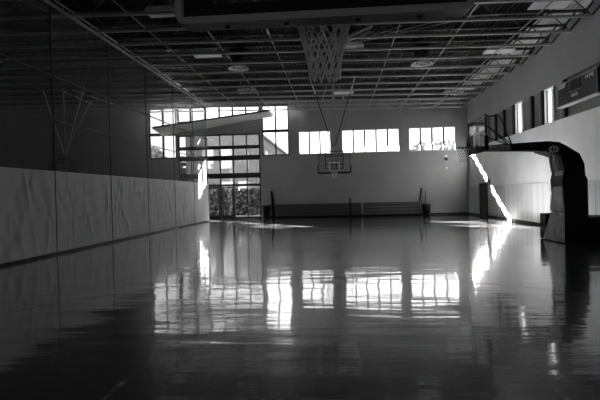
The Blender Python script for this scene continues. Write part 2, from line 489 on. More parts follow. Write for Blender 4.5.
# ------------------------------------------------------------------ canopy slab hung inside over the entrance bay
canopy = thing('entrance_canopy', (-8.8, 33, 7.0), 'tilted flat canopy slab hanging inside across the top of the entrance glazing', 'canopy')
ca = MB()
def znear(x): return 7.62+0.108*(x+4.5)
def zwall(x): return 7.5+0.135*(x+4.4)
x0_, x1_, yn, yw = -12.9, -4.5, 32.0, YF-.01
ca.add([(x0_, yn, znear(x0_)-.1), (x1_, yn, znear(x1_)-.1), (x1_+.1, yw, zwall(x1_)), (x0_, yw, zwall(x0_)),
        (x0_, yn, znear(x0_)), (x1_, yn, znear(x1_)), (x1_+.1, yw, zwall(x1_)+.25), (x0_, yw, zwall(x0_)+.25)],
       [(0,1,2,3),(7,6,5,4),(0,4,5,1),(1,5,6,2),(2,6,7,3),(3,7,4,0)])
ca.build('canopy_slab', 'soffit', canopy)
MB().bar((x0_, yn-.02, znear(x0_)-.03), (x1_, yn-.02, znear(x1_)-.03), .04, .11).build('edge_trim', 'blackpaint', canopy)
for x in (-12.2, -8.95, -5.1):
    b = MB(); b.tube([(x, yn+.1, znear(x)-.25), (x, yn+.1, zdeck(x)-.01)], .015, 6); b.build('hanging_rod', 'blackpaint', canopy)

# ------------------------------------------------------------------ right wall
rh = [(21.05, 21.85, 4.62, 6.2), (24.4, 25.28, 4.62, 6.2), (11.0, 11.8, 4.62, 6.2), (7.5, 8.3, 4.62, 6.2), (2.5, 3.3, 4.62, 6.2)]
def pr(mb, a, b, c, d):
    if d <= 4.621: mb.box((XR, a, c), (XR+0.45, b, d))                 # thick lower wall with a ledge
    elif c >= 6.19 : mb.box((XR, a, c), (XR+0.45, b, d))
    else:
        mb.box((XR+0.14, a, c), (XR+0.45, b, d))
us = sorted({YB, YF, 29.6, *[h[0] for h in rh], *[h[1] for h in rh]})
rwm = MB()
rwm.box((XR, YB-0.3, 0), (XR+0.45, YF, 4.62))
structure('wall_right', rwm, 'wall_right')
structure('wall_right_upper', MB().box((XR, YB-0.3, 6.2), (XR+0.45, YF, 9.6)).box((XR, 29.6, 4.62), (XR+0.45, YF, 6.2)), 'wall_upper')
bm_ = MB(); prev = YB-0.3
for h in sorted(rh):
    bm_.box((XR+0.13, prev, 4.62), (XR+0.26, h[0], 6.2)); prev = h[1]
bm_.box((XR+0.13, prev, 4.62), (XR+0.26, 29.6, 6.2))
structure('wall_right_band', bm_, 'band')
k = 3
for yy in (28.35, 26.95, 25.55, 23.25, 22.1, 20.0, 12.2, 9.6, 6.9):
    structure('trim_%d' % k, MB().box((XR-0.01, yy-0.09, 4.62), (XR+0.13, yy+0.09, 6.2)), 'blackpaint'); k += 1
for h in rh:
    win_n += 1; xx = XR+0.2
    mb = MB(); a, b, c, d = h; f_ = 0.06
    mb.box((xx-.04, a, c), (xx+.04, a+f_, d)); mb.box((xx-.04, b-f_, c), (xx+.04, b, d))
    mb.box((xx-.04, a+f_, c), (xx+.04, b-f_, c+f_)); mb.box((xx-.04, a+f_, d-f_), (xx+.04, b-f_, d))
    mb.box((XR+0.05, a-0.05, c), (xx-.04, a, d)); mb.box((XR+0.05, b, c), (xx-.04, b+0.05, d)); mb.box((XR+0.05, a, d-0.05), (xx-.04, b, d))
    wn = structure('window_%d' % win_n, mb, 'white')
    MB().box((xx-.03, (a+b)/2-.03, c+f_), (xx+.03, (a+b)/2+.03, d-f_)).build('mullion', 'grey', wn)
    MB().box((xx-.005, a+f_, c+f_), (xx+.005, b-f_, d-f_)).build('pane', 'glass', wn)
wz = MB(); wz.box((XR-0.03, YB, 0.12), (XR, 29.75, 1.93)); wz.box((XR-0.03, 31.45, 0.12), (XR, YF, 1.93))
structure('trim_%d' % k, wz, 'panel'); k += 1
structure('trim_%d' % k, MB().box((XR-0.05, YB, 1.93), (XR, 29.75, 1.98)).box((XR-0.05, 31.45, 1.93), (XR, YF, 1.98)), 'pale'); k += 1
structure('baseboard_right', MB().box((XR-0.05, YB, 0), (XR, 29.75, 0.12)).box((XR-0.05, 31.45, 0), (XR, YF, 0.12)), 'blackpaint')
dm = MB(); dm.box((XR-0.06, 29.8, 0), (XR, 29.92, 2.16)); dm.box((XR-0.06, 31.28, 0), (XR, 31.4, 2.16)); dm.box((XR-0.06, 29.92, 2.06), (XR, 31.28, 2.16))
dd = structure('door_5', dm, 'blackpaint')
MB().box((XR-0.035, 29.92, 0.01), (XR, 31.28, 2.06)).build('door_leaf', 'spandrel', dd)
hb = MB(); hb.tube([(XR-0.035, 30.05, 1.0), (XR-0.1, 30.05, 1.0), (XR-0.1, 31.1, 1.0), (XR-0.035, 31.1, 1.0)], 0.02, 6); hb.build('push_bar', 'dark', dd)

# left court's wall and the wall behind the camera, with unseen windows added for fill light
structure('wall_left', MB().box((XL-0.3, YB-0.3, 0), (XL, YF, 9.6)), 'wall')
bh = [(-6.4, -3.2, 0.9, 3.6), (3.2, 6.4, 0.9, 3.6)]
bwm = wall_with_holes(XL, XR+0.6, 0, 9.6, bh, lambda mb, a, b, c, d: mb.box((a, YB-0.3, c), (b, YB, d)))
structure('wall_back', bwm, 'wall')
for h in bh: window_far(*h, evenly(h[0], h[1], 3), [], 'pale', 'blackpaint', y=YB-0.15)
portal_y(-6.4, 6.4, 0.9, 3.6, YB-0.32, 1)
for i, (px, py, pz, sx, sz, fac) in enumerate(PORTALS):
    ld = bpy.data.lights.new('daylight_portal', 'AREA'); ld.shape = 'RECTANGLE'; ld.size = sx; ld.size_y = sz
    ld.cycles.is_portal = True
    lo = bpy.data.objects.new('daylight_portal', ld); col.objects.link(lo); lo.location = (px, py, pz)
    lo.rotation_euler = (R(-90) if fac < 0 else R(90), 0, 0)

# ------------------------------------------------------------------ outdoors
gr = MB(); gr.box((-120, YF+0.3, -0.25), (120, 260, -0.05)); gr.box((-120, -150, -0.25), (120, YB-0.3, -0.05)); structure('ground', gr, 'concrete')
bd = thing('exterior_building', (-14, 60, -0.05), 'pale building with window rows seen through the tall window beside the entrance', 'building')
MB().box((-15.8, 48, -0.05), (-8.2, 130, 8.3)).build('facade', 'stucco', bd)
MB().box((-16.0, 47.8, 8.3), (-8.0, 130.2, 8.6)).build('parapet', 'stucco', bd)
MB().box((-36.2, 60, -0.05), (-30.9, 60.8, 26.5)).build('sun_blocker', 'stucco', bd)  # unseen slab, added to keep stray sun off the court floor
MB().box((-30.9, 60, -0.05), (-28.5, 60.8, 22.3)).build('low_sun_blocker', 'stucco', bd)  # lower unseen slab beside it, also added to block sun
MB().box((-28.5, 64, -0.05), (-15.8, 76, 5.5)).build('link_wing', 'stucco', bd)
for yy in range(50, 128, 4):
    for zz in (1.0, 4.6):
        MB().box((-8.22, yy, zz), (-8.14, yy+1.5, zz+2.3)).build('window', 'winglass', bd)
for xx in (-13.4, -11.4, -9.6):
    for zz in (1.0, 4.6):
        MB().box((xx-.6, 47.94, zz), (xx+.6, 48.02, zz+2.2)).build('window', 'winglass', bd)

def tree(x, yy, h, r, label, seed, mt='leaf', cone=False):
    rnd = random.Random(seed)
    t = thing('tree', (x, yy, -0.05), label, 'tree', 'trees outside the end wall')
    tk = MB(); tk.tube([(x, yy, -0.05), (x+.1, yy, h*.35), (x-.05, yy+.1, h*.75)], [r*.09, r*.07, r*.03], 7); tk.build('trunk', 'bark', t)
    lf = MB()
    blobs = []
    for i in range(9):
        if cone: z = h*(.15+.8*i/8); rr = r*(1-i/9); blobs.append((x, yy, z, rr))
        else:
            a = rnd.uniform(0, 6.28); q = r*rnd.uniform(.2, .75)
            blobs.append((x+q*math.cos(a), yy+q*math.sin(a), h*rnd.uniform(.5, .9), r*rnd.uniform(.35, .55)))
    for bx, by, bz, br in blobs:
        for j in range(150):
            d = Vector((rnd.gauss(0,1), rnd.gauss(0,1), rnd.gauss(0,1))).normalized()*br*rnd.uniform(.55, 1.05)
            c = Vector((bx, by, bz)) + (d if not cone else Vector((d.x, d.y, d.z*.4)))
            n = Vector((rnd.gauss(0,1), rnd.gauss(0,1), rnd.gauss(0,1))).normalized(); a = n.orthogonal().normalized(); b = n.cross(a); s = r*rnd.uniform(.08, .17)
            lf.add([c-a*s, c-b*s*.6, c+a*s, c+b*s*.6], [(0,1,2,3)])
    lf.build('foliage', mt, t, fix=False)
    return t
tree(9.6, 57, 8.3, 1.5, 'leafy tree outside the right end-wall window, at its left pane', 1)
tree(12.2, 64, 8.6, 1.5, 'leafy tree outside the right end-wall window, at its second pane from the left', 2)
tree(13.0, 59, 8.5, 1.4, 'leafy tree outside the right end-wall window, at its third pane from the left', 3)
tree(16.3, 67, 10.2, 1.8, 'tallest leafy tree outside the right end-wall window, at its right pane', 4)
tree(5.9, 68, 8.0, 1.2, 'leafy tree top at the right end of the five-pane window', 5)
tree(-14.4, 42.5, 5.6, 1.6, 'dark cone-shaped tree standing outside the entrance glazing', 6, 'leafdark', True)
tree(-21.2, 52, 7.6, 2.4, 'broad tree outside the tall window behind the curtain mesh', 7)
hedge = MB(); rnd = random.Random(9)
for i in range(3200):
    c = Vector((rnd.uniform(-12.8, -6.2), rnd.uniform(40.0, 40.9), rnd.uniform(0.0, 2.3)))
    n = Vector((rnd.gauss(0,1), rnd.gauss(0,1), rnd.gauss(0,1))).normalized(); a = n.orthogonal().normalized(); b = n.cross(a); s = .17
    hedge.add([c-a*s, c-b*s*.6, c+a*s, c+b*s*.6], [(0,1,2,3)])
hg = thing('hedge', (-9.5, 40.5, -0.05), 'dark clipped hedge standing outside the entrance doors', 'hedge')
hedge.build('foliage', 'leafdark', hg, fix=False)
# ------------------------------------------------------------------ roof joists
ordn = ['first', 'second', 'third', 'fourth', 'fifth', 'sixth', 'seventh', 'eighth', 'ninth', 'tenth', 'eleventh', 'twelfth', 'thirteenth', 'fourteenth']
JY = [16.62+1.515*kk for kk in range(-3, 12)]
JX0, JX1 = XL+0.1, 8.96
def make_joist(y0):
    t = thing('roof_joist', (0, y0, zbot(0)), 'x', 'joist', 'steel joists under the roof deck')
    def zt(x): return zdeck(x)-0.07
    b = MB(); b.bar((JX0, y0, zbot(JX0)+.04), (JX1, y0, zbot(JX1)+.04), 0.11, 0.08); b.build('bottom_chord', 'chord', t)
    b = MB(); b.bar((JX0, y0, zt(JX0)), (XR-.02, y0, zt(XR-.02)), 0.12, 0.08); b.build('top_chord', 'joist', t)
    b = MB(); n = 46; st = (JX1-JX0)/n; pts = []
    for i in range(n+1):
        x = JX0+i*st; pts.append((x, y0, zbot(x)+.05 if i % 2 == 0 else zt(x)-.02))
    for i in range(n): b.tube([pts[i], pts[i+1]], 0.018, 5)
    b.build('web', 'joist', t)
    b = MB(); b.bar((JX1-.03, y0, zbot(JX1)+.06), (XR-.04, y0, zt(XR)-.03), 0.07, 0.07); b.build('end_brace', 'joist', t)
    b = MB(); b.bar((JX1-.35, y0, zbot(JX1)+.06), (XR-.42, y0, zt(XR)-.03), 0.06, 0.06); b.build('end_brace', 'joist', t)
    return t
j0 = None
for i, y0 in enumerate(reversed(JY)):
    lab = ('steel roof joist closest to the end wall' if i == 0 else
           'steel roof joist, %s from the end wall' % ordn[i] if i < 14 else 'steel roof joist nearest the camera, last of the row')
    if j0 is None: j0 = make_joist(y0); j0['label'] = lab
    else: copy_thing(j0, (0, y0, zbot(0)), lab)
BRX = [-6.8, -4.6, -2.35, 0.1, 2.5, 4.78, 7.1]
BRL = ['thin steel rod tying the joists lengthwise, first from the curtain', 'thin steel rod tying the joists lengthwise, second from the curtain',
       'thin steel rod tying the joists lengthwise, third from the curtain', 'thin steel rod tying the joists lengthwise over the middle of the court',
       'thin steel rod tying the joists lengthwise, third from the right wall', 'thin steel rod tying the joists lengthwise, second from the right wall',
       'thin steel rod tying the joists lengthwise, closest to the right wall']
for x, lb in zip(BRX, BRL):
    b = MB(); b.bar((x, 12.0, zbot(x)+.1), (x, YF-.05, zbot(x)+.1), 0.035, 0.035)
    o = b.build('ceiling_tie_rod', 'grey', loc=(x, 23, zbot(x)+.1)); tag(o, lb, 'rod', 'lengthwise rods between the joists')

# ------------------------------------------------------------------ ceiling lights and diffusers
def light(x, y0, lab, first=[]):
    z = zbot(x)+.12
    if not first:
        t = thing('ceiling_light', (x, y0, z), lab, 'light', 'ceiling light panels')
        b = MB(); b.prism([(x-.62, z+.02), (x+.62, z+.02), (x+.5, z+.16), (x-.5, z+.16)], 1, y0-.31, y0+.31); b.build('housing', 'fixture', t)
        b = MB(); b.box((x-.6, y0-.29, z), (x+.6, y0+.29, z+.02)); b.build('diffuser', 'fixture', t)
        b = MB()
        for sx in (-.45, .45): b.tube([(x+sx, y0, z+.16), (x+sx, y0, zdeck(x)-.01)], .008, 4)
        b.build('hanger', 'grey', t)
        first.append(t); return t
    return copy_thing(first[0], (x, y0, z), lab)
light(-5.5, 20.2, 'ceiling light panel at left, in front of the left round diffuser')
light(-5.6, 15.4, 'ceiling light panel at left, nearest the camera beside the backboard')
light(-5.1, 27.65, 'ceiling light panel at left, closest to the entrance glazing')
light(0.75, 19.7, 'ceiling light panel just right of the foreground net')
light(0.65, 28.5, 'ceiling light panel beside the mast top of the far hoop')
light(7.25, 20.75, 'ceiling light panel at right, middle one of three along the wall')
light(7.2, 15.8, 'ceiling light panel at right, cut by the top of the photo')
light(7.35, 29.1, 'ceiling light panel at right, closest to the end wall')
light(-16, 20.2, 'ceiling light panel of the left court, behind the curtain mesh, farther one')
light(-14.5, 15.5, 'ceiling light panel of the left court, behind the curtain mesh, nearer one')
def diffuser(x, y0, lab, first=[]):
    z = zbot(x)-.02
    if not first:
        t = thing('ceiling_vent', (x, y0, z), lab, 'vent', 'round air diffusers')
        b = MB(); b.lathe([(0.5, 0.0), (0.5, 0.02), (0.36, 0.1), (0.3, 0.1), (0.44, 0.0), (0.5, 0.0)], (x, y0, z), 28, cap=False)
        b.build('outer_cone', 'pale', t)
        b = MB(); b.lathe([(0.28, -0.02), (0.28, 0.0), (0.16, 0.08), (0.14, 0.08), (0.24, -0.02), (0.28, -0.02)], (x, y0, z), 24, cap=False); b.build('inner_cone', 'pale', t)
        b = MB(); b.lathe([(0.08, -0.02), (0.02, 0.06)], (x, y0, z), 16); b.build('centre_plug', 'grey', t)
        b = MB(); b.lathe([(0.36, 0.1), (0.36, 0.84)], (x, y0, z), 24); b.build('duct_drop', 'blackpaint', t)
        first.append(t); return t
    return copy_thing(first[0], (x, y0, z), lab)
diffuser(-4.46, 21.95, 'round air diffuser under a dark duct, left of the foreground net')
diffuser(4.18, 21.95, 'round air diffuser under a dark duct, right of the foreground net')

# ------------------------------------------------------------------ divider curtain
CY0, CY1, ZV, ZT = -4.0, 31.1, 2.61, 7.78
cur = thing('divider_curtain', (XC, 13.5, 0.0), 'long divider curtain along the left, white vinyl below and dark mesh above', 'curtain')
_rc = random.Random(21)
CREASE = []
for _i in range(420):
    _a = R(90) + _rc.gauss(0, .32) if _rc.random() < .8 else R(_rc.uniform(0, 60))
    CREASE.append((_rc.uniform(CY0, CY1), _rc.uniform(.2, 2.5), math.cos(_a), math.sin(_a), _rc.uniform(.25, .9), _rc.uniform(.045, .10), _rc.uniform(-.030, .042)))
BIN = {}
for _c in CREASE:
    for _k in range(int(math.floor(_c[0]-1.6)), int(math.floor(_c[0]+1.6))+1): BIN.setdefault(_k, []).append(_c)
def vn(y, z):
    a = 0
    for (fy, fz, ph, am) in ((1.3, .7, 0, .012), (2.9, -1.6, 1.3, .008), (5.7, 1.3, 2.1, .005), (9.1, 2.1, .4, .003)):
        a += am*math.sin(fy*y+fz*z+ph+1.4*math.sin(.53*y+ph)+.8*math.sin(1.7*z+ph*2))
    for cy_, cz, ca_, sa, ln, wd, am in BIN.get(int(math.floor(y)), ()):
        u = (y-cy_)*ca_+(z-cz)*sa; v = -(y-cy_)*sa+(z-cz)*ca_
        a += am*math.exp(-(u/ln)**2-(v/wd)**2)
    return a
SEAMS = [CY0, -0.1, 3.4, 6.8, 10.3, 13.78, 17.38, 20.9, 24.48, 27.9, CY1]
def sheet(y0, y1, z0, z1, fn, dy, dz):
    ny = max(2, int((y1-y0)/dy)); nz = max(2, int((z1-z0)/dz)); mb = MB(); vs = []; fs = []
    for i in range(ny+1):
        for jj in range(nz+1):
            yy = y0+(y1-y0)*i/ny; zz = z0+(z1-z0)*jj/nz
            e = min(1, min(i, ny-i)/3)
            vs.append((XC+fn(yy, zz)*e, yy, zz))
    for i in range(ny):
        for jj in range(nz):
            a = i*(nz+1)+jj; fs.append((a, a+nz+1, a+nz+2, a+1))
    return mb.add(vs, fs, True)
for i in range(len(SEAMS)-1):
    a, b = SEAMS[i], SEAMS[i+1]
    sheet(a, b, 0.075, ZV, vn, 0.045, 0.08).build('vinyl_panel', 'vinyl', cur, fix=False)
    sheet(a, b, ZV, ZT, lambda yy, zz: .5*vn(yy, .3+(zz-2.6)*.4), 0.09, 0.25).build('mesh_panel', 'mesh', cur, fix=False)
for s in SEAMS[1:-1]:
    MB().box((XC-.012, s-.018, ZV), (XC+.035, s+.018, ZT)).build('seam_strap', 'seam', cur)
    MB().box((XC-.012, s-.008, .09), (XC+.02, s+.008, ZV)).build('seam_strap', 'vinyl_seam', cur)
for z in (4.19, 5.58):
    MB().box((XC-.012, CY0, z-.018), (XC+.05, CY1, z+.012)).build('seam_tape', 'seam', cur)
MB().box((XC-.03, CY0, ZT), (XC+.04, CY1, ZT+.1)).build('top_hem', 'hem', cur)
mb = MB(); mb.tube([(XC, CY0, 8.03), (XC, CY1, 8.03)], .03, 8); mb.build('hanging_pipe', 'grey', cur)
yy = CY0+.5
while yy < CY1:
    mb = MB(); mb.tube([(XC, yy, ZT+.1), (XC, yy, 8.03)], .008, 5); mb.build('hanger_chain', 'steel', cur); yy += 0.9

# ------------------------------------------------------------------ ceiling-hung goals
def hoop_net(c, z0=3.03, h=0.46, r0=0.225, r1=0.115, n=12, rows=5, rt=0.0055):
    mb = MB()
    for k in range(n):
        for sgn in (1, -1):
            pts = []
            for i in range(rows+1):
                t = i/rows; r = r0+(r1-r0)*min(1, t*1.25)**.8
                a = 2*math.pi*(k+sgn*0.5*(i % 2 if True else i))/n + 2*math.pi*(0 if i % 2 == 0 else 0)/n
                # each cord zigzags half a loop, forming diamonds
                pts.append((c[0]+r*math.cos(a), c[1]+r*math.sin(a), z0-h*t))
            mb.tube(pts, rt, 5)
    return mb
def goal(yb, d, x0, label, net_r=0.0055, brace='dark', head='steel'):
    """d = +1: the rim points towards +Y"""
    t = thing('basketball_hoop', (x0, yb, 2.8), label, 'basketball hoop', 'ceiling-hung basketball hoops')
    W, zb, zt = 0.915, 2.87, 3.94
    th = 0.02
    MB().box((x0-W+.03, yb-.008, zb+.03), (x0+W-.03, yb+.008, zt-.03)).build('backboard_glass', 'board_glass', t)
    f = MB()
    sw = .2 if d > 0 else .035
    for sx in (-1, 1): f.box((x0+sx*W, yb-th, zb), (x0+sx*(W-sw), yb+th, zt))
    f.box((x0-W+sw, yb-th, zb), (x0+W-sw, yb+th, zb+(.1 if d > 0 else .05))); f.box((x0-W+sw, yb-th, zt-.035), (x0+W-sw, yb+th, zt))
    f.build('backboard_frame', 'black' if d > 0 else 'dark', t)
    # bottom pad, wrapping the two lower corners
    p = MB(); y0, y1 = yb-.07, yb+.07
    ou = [(x0-W-.035, zb+.42), (x0-W-.035, zb+.02), (x0-W-.01, zb-.025), (x0-W+.04, zb-.04), (x0+W-.04, zb-.04), (x0+W+.01, zb-.025), (x0+W+.035, zb+.02), (x0+W+.035, zb+.42)]
    zi = zb+.006 if d > 0 else zb+.03
    inn = [(x0+W-.01, zb+.42), (x0+W-.01, zi), (x0-W+.01, zi), (x0-W+.01, zb+.42)]
    for a, b, c_, dd_ in ((ou[0], ou[1], inn[2], inn[3]), (ou[1], ou[2], ou[2], inn[2]), ):
        pass
    vs = []; fs = []
    quads = [(ou[0], ou[1], inn[2], inn[3]), (ou[1], ou[2], ou[3], inn[2]), (ou[3], ou[4], inn[1], inn[2]), (ou[4], ou[5], ou[6], inn[1]), (ou[6], ou[7], inn[0], inn[1])]
    for q in quads: p.prism(q, 1, y0, y1)
    p.build('corner_pad', 'pad' if d > 0 else 'black', t)
    for sx in (-.62, -.23, .23, .62):
        bo = MB(); bo.lathe([(.018, -.012), (.018, .004)], (x0+sx, yb, zb-.04), 10); bo.build('pad_bolt', 'black', t)
    tg = MB(); yy = yb + d*.012
    for a, b in (((-.305, 3.03), (.305, 3.08)), ((-.305, 3.43), (.305, 3.48)), ((-.305, 3.08), (-.255, 3.43)), ((.255, 3.08), (.305, 3.43))):
        tg.box((x0+a[0], yy-.003, a[1]), (x0+b[0], yy+.003, b[1]))
    tg.build('target_square', 'white', t)
    rc = (x0, yb+d*.40, 3.05)
    r = MB(); r.tube([(rc[0]+.235*math.cos(2*math.pi*i/32), rc[1]+.235*math.sin(2*math.pi*i/32), 3.04) for i in range(32)], .011, 8, closed=True)
    rim = r.build('rim', 'rim', t)
    br = MB(); br.box((x0-.1, yb+d*.02, 2.93), (x0+.1, yb+d*.06, 3.12)); br.box((x0-.09, yb+d*.06, 3.0), (x0+.09, yb+d*.2, 3.03))
    br.bar((x0-.09, yb+d*.06, 2.95), (x0-.12, yb+d*.24, 3.03), .02, .02); br.bar((x0+.09, yb+d*.06, 2.95), (x0+.12, yb+d*.24, 3.03), .02, .02)
    br.build('rim_bracket', 'rim', t)
    hoop_net(rc, 3.03, .47, rt=net_r).build('net', 'net' if d > 0 else 'net_far', rim)
    # steel frame behind the board
    ym = yb-d*.22
    s = MB()
    for zz in (3.12, 3.36, 3.84, 4.1): s.bar((x0-.52, ym+d*.06, zz), (x0+.52, ym+d*.06, zz), .05, .05)
    for sx in (-.5, .5): s.bar((x0+sx, ym+d*.06, 3.1), (x0+sx, ym+d*.06, 4.12), .05, .05)
    for sx in (-.5, .5):
        for zz in (3.12, 3.84): s.bar((x0+sx, ym+d*.06, zz), (x0+sx, yb-d*.02, zz), .04, .04)
    s.bar((x0-.12, ym+d*.1, 2.95), (x0-.12, ym+d*.1, 3.6), .06, .05); s.bar((x0+.12, ym+d*.1, 2.95), (x0+.12, ym+d*.1, 3.6), .06, .05)
    s.build('board_frame', 'dark', t)
    zr = zbot(x0)+.3
    mst = MB(); mst.tube([(x0, ym, 2.98), (x0, ym, zr)], .055, 10); mst.build('mast', 'grey', t)
    for sx in (-1, 1):
        b = MB(); b.tube([(x0+sx*.05, ym, 4.4), (x0+sx*.99, ym, 7.4)], .032, 7); b.build('side_brace', brace, t)
        b = MB(); b.tube([(x0+sx*.99, ym, 7.4), (x0+sx*1.3, ym, 8.35)], .045, 7); b.build('brace_head', head, t)
        b = MB(); b.tube([(x0+sx*.3, ym-d*.05, zr-.05), (x0+sx*.75, ym-d*5.0, zr-.05)], .03, 7); b.build('ceiling_rail', head if head == 'white' else 'grey', t)
    b = MB(); b.tube([(x0, ym-d*.06, 4.6), (x0, ym-d*3.2, zr-.05)], .035, 7); b.build('fold_brace', 'grey', t)
    return t
goal(YNEAR, 1, 0.03, 'glass backboard and net seen from behind at the top of the photo', 0.008)
goal(YBOARD, -1, 0.0, 'distant basketball hoop hanging on a mast in front of the end wall')
goal(YBOARD, -1, -16.0, 'basketball hoop of the left court, showing only as bright struts behind the mesh', brace='white', head='white')  # struts and rails coloured white to stand in for sunlight on them

# winch with cables fanning out under the roof, right of the near net
wi = thing('hoop_winch', (0.7, 18.2, 8.0), 'dark ceiling winch bars with pale pipe just right of the foreground net', 'winch')
b = MB(); b.tube([(0.39, 18.1, 7.98), (0.41, 18.1, 7.42)], .04, 8); b.build('pulley_pipe', 'steel', wi)
b = MB(); b.bar((0.55, 18.1, 7.75), (1.5, 17.1, 7.8), .09, .07); b.build('winch_bar', 'grey', wi)
b = MB(); b.bar((0.65, 18.6, 7.78), (1.5, 17.7, 7.8), .09, .07); b.build('winch_bar', 'grey', wi)
b = MB(); b.box((0.5, 17.9, 7.8), (0.8, 18.7, 8.05)); b.build('winch_housing', 'blackpaint', wi)
for q in ((2.59, 17.2, 7.78), (4.0, 16.6, 7.72), (4.96, 16.4, 7.68)):
    b = MB(); b.tube([(0.5, 19.0, 7.72), q], .012, 5); b.build('cable', 'steel', wi)

# ------------------------------------------------------------------ portable side goal
PY = 15.2
pg = thing('portable_hoop', (7.4, PY, 0), 'big black portable basketball hoop on a padded base beside the right wall', 'basketball hoop')
n0, n1 = 14.78, 15.62                      # near and far side of the mast
b = MB(); b.prism([(7.07, 0.02), (7.1, .95), (7.02, 1.97), (7.1, 2.3), (6.98, 2.72), (6.52, 2.88), (6.61, 3.18), (6.95, 3.14), (7.14, 3.04), (7.55, 2.77), (7.69, 2.46), (7.71, 2.1), (7.78, 1.98), (7.8, .02)], 1, n0, n1)
b.build('mast_pad', 'black', pg, .03)
b = MB(); b.add([(7.0, n0+.01, .03), (7.0, 16.15, .03), (7.08, 15.72, .96), (7.08, n0+.06, .96), (7.3, n0+.04, .03), (7.3, 16.15, .03), (7.3, 15.72, .96), (7.3, n0+.08, .96)],
      [(0,1,2,3),(7,6,5,4),(0,4,5,1),(1,5,6,2),(2,6,7,3),(3,7,4,0)]); b.build('base_shroud', 'greypad', pg, .02)
b = MB(); b.add([(7.0, n0+.03, .98), (7.0, 15.68, .98), (7.06, 15.36, 2.26), (7.06, n0+.05, 2.26), (7.2, n0+.05, .98), (7.2, 15.68, .98), (7.2, 15.36, 2.26), (7.2, n0+.07, 2.26)],
      [(0,1,2,3),(7,6,5,4),(0,4,5,1),(1,5,6,2),(2,6,7,3),(3,7,4,0)]); b.build('front_pad', 'greypad', pg, .02)
b = MB(); b.bar((6.98, 15.05, 2.24), (6.9, 15.05, 2.85), .06, .1); b.build('support_strut', 'grey', pg)
b = MB(); b.bar((6.98, 15.34, 2.24), (6.9, 15.34, 2.85), .06, .1); b.build('support_strut', 'grey', pg)
b = MB(); b.prism([(4.8, 2.95), (5.25, 2.94), (6.62, 2.89), (6.75, 3.2), (5.96, 3.17), (5.26, 3.14), (4.8, 3.11)], 1, PY-.2, PY+.2); b.build('boom', 'black', pg, .015)
b = MB(); b.box((7.78, n0-.02, 0.02), (9.45, 15.9, .81)); b.build('counterweight_box', 'black', pg, .03)
b = MB(); b.box((7.1, 16.17, 0.02), (7.5, 16.6, .87)); b.box((7.12, 15.9, 0.02), (7.5, 16.17, .5)); b.build('side_weight', 'black', pg, .02)
for yy in (14.95, 15.7):
    wh = MB(); wh.lathe([(.05, 0), (.05, .06)], (8.6, yy, 0), 10); wh.build('caster', 'dark', pg)
# emblem and lettering on the near side of the boom
ec = (6.78, n0-.004, 2.92)
el = MB()
el.tube([(ec[0]+.135*math.cos(2*math.pi*i/28), ec[1], ec[2]+.09*math.sin(2*math.pi*i/28)) for i in range(28)], .014, 6, closed=True)
el.bar((ec[0], ec[1], ec[2]-.065), (ec[0], ec[1], ec[2]+.065), .03, .012)
el.tube([(ec[0]-.055+.03*math.cos(R(a)), ec[1], ec[2]+.055*math.sin(R(a))) for a in range(90, 271, 20)], .012, 5)
el.tube([(ec[0]+.055+.03*math.cos(R(a)), ec[1], ec[2]+.055*math.sin(R(a))) for a in range(-90, 91, 20)], .012, 5)
o = el.build('emblem', 'white', pg); o['label'] = 'white oval emblem'
ys = PY-.2
o = lettering('lettering', 'SPALDING', .135, (5.24, ys-.001, 3.04), (1, 0, 0), (0, 0, 1), pg, 'text'); o['label'] = 'grey block lettering'
fr = MB()
for a_, b_ in (((4.92, 2.975), (5.56, 2.985)), ((4.92, 3.095), (5.56, 3.105)), ((4.92, 2.985), (4.93, 3.095)), ((5.55, 2.985), (5.56, 3.095))):
    fr.box((a_[0], ys-.004, a_[1]), (b_[0], ys+.002, b_[1]))
fr.build('lettering_border', 'text', pg)
# board facing the court centre
bx, b0, b1, bz0, bz1 = 4.61, PY-.915, PY+.915, 2.93, 4.0
MB().box((bx-.008, b0+.03, bz0+.03), (bx+.008, b1-.03, bz1-.03)).build('backboard_glass', 'board_glass', pg)
f = MB()
f.box((bx-.025, b0, bz0), (bx+.03, b0+.045, bz1)); f.box((bx-.025, b1-.045, bz0), (bx+.03, b1, bz1))
f.box((bx-.025, b0+.045, bz1-.045), (bx+.03, b1-.045, bz1)); f.box((bx-.025, b0+.045, bz0), (bx+.03, b1-.045, bz0+.045))
f.build('backboard_frame', 'dark', pg)
f = MB(); f.box((bx-.055, b0-.04, bz0-.04), (bx+.06, b1+.04, bz0+.035))
for yy in (b0-.04, b1-.015): f.box((bx-.055, yy, bz0+.035), (bx+.06, yy+.055, bz0+.42))
f.build('corner_pad', 'black', pg, .01)
tg = MB()
for a_, b_ in (((-.305, 3.08), (.305, 3.13)), ((-.305, 3.48), (.305, 3.53)), ((-.305, 3.13), (-.255, 3.48)), ((.255, 3.13), (.305, 3.48))):
    tg.box((bx-.014, PY+a_[0], a_[1]), (bx-.009, PY+b_[0], b_[1]))
tg.build('target_square', 'white', pg)
rc = (bx-.44, PY, 3.08)
r = MB(); r.tube([(rc[0]+.235*math.cos(2*math.pi*i/32), rc[1]+.235*math.sin(2*math.pi*i/32), rc[2]) for i in range(32)], .016, 8, closed=True)
rim = r.build('rim', 'dark', pg)
br = MB(); br.box((bx-.06, PY-.1, 2.96), (bx-.02, PY+.1, 3.15)); br.box((bx-.22, PY-.08, 3.03), (bx-.05, PY+.08, 3.07)); br.bar((bx-.06, PY, 2.97), (bx-.27, PY, 3.05), .1, .03)
br.build('rim_bracket', 'dark', pg)
hoop_net(rc, 3.07, .45, rt=.006).build('net', 'net', rim)
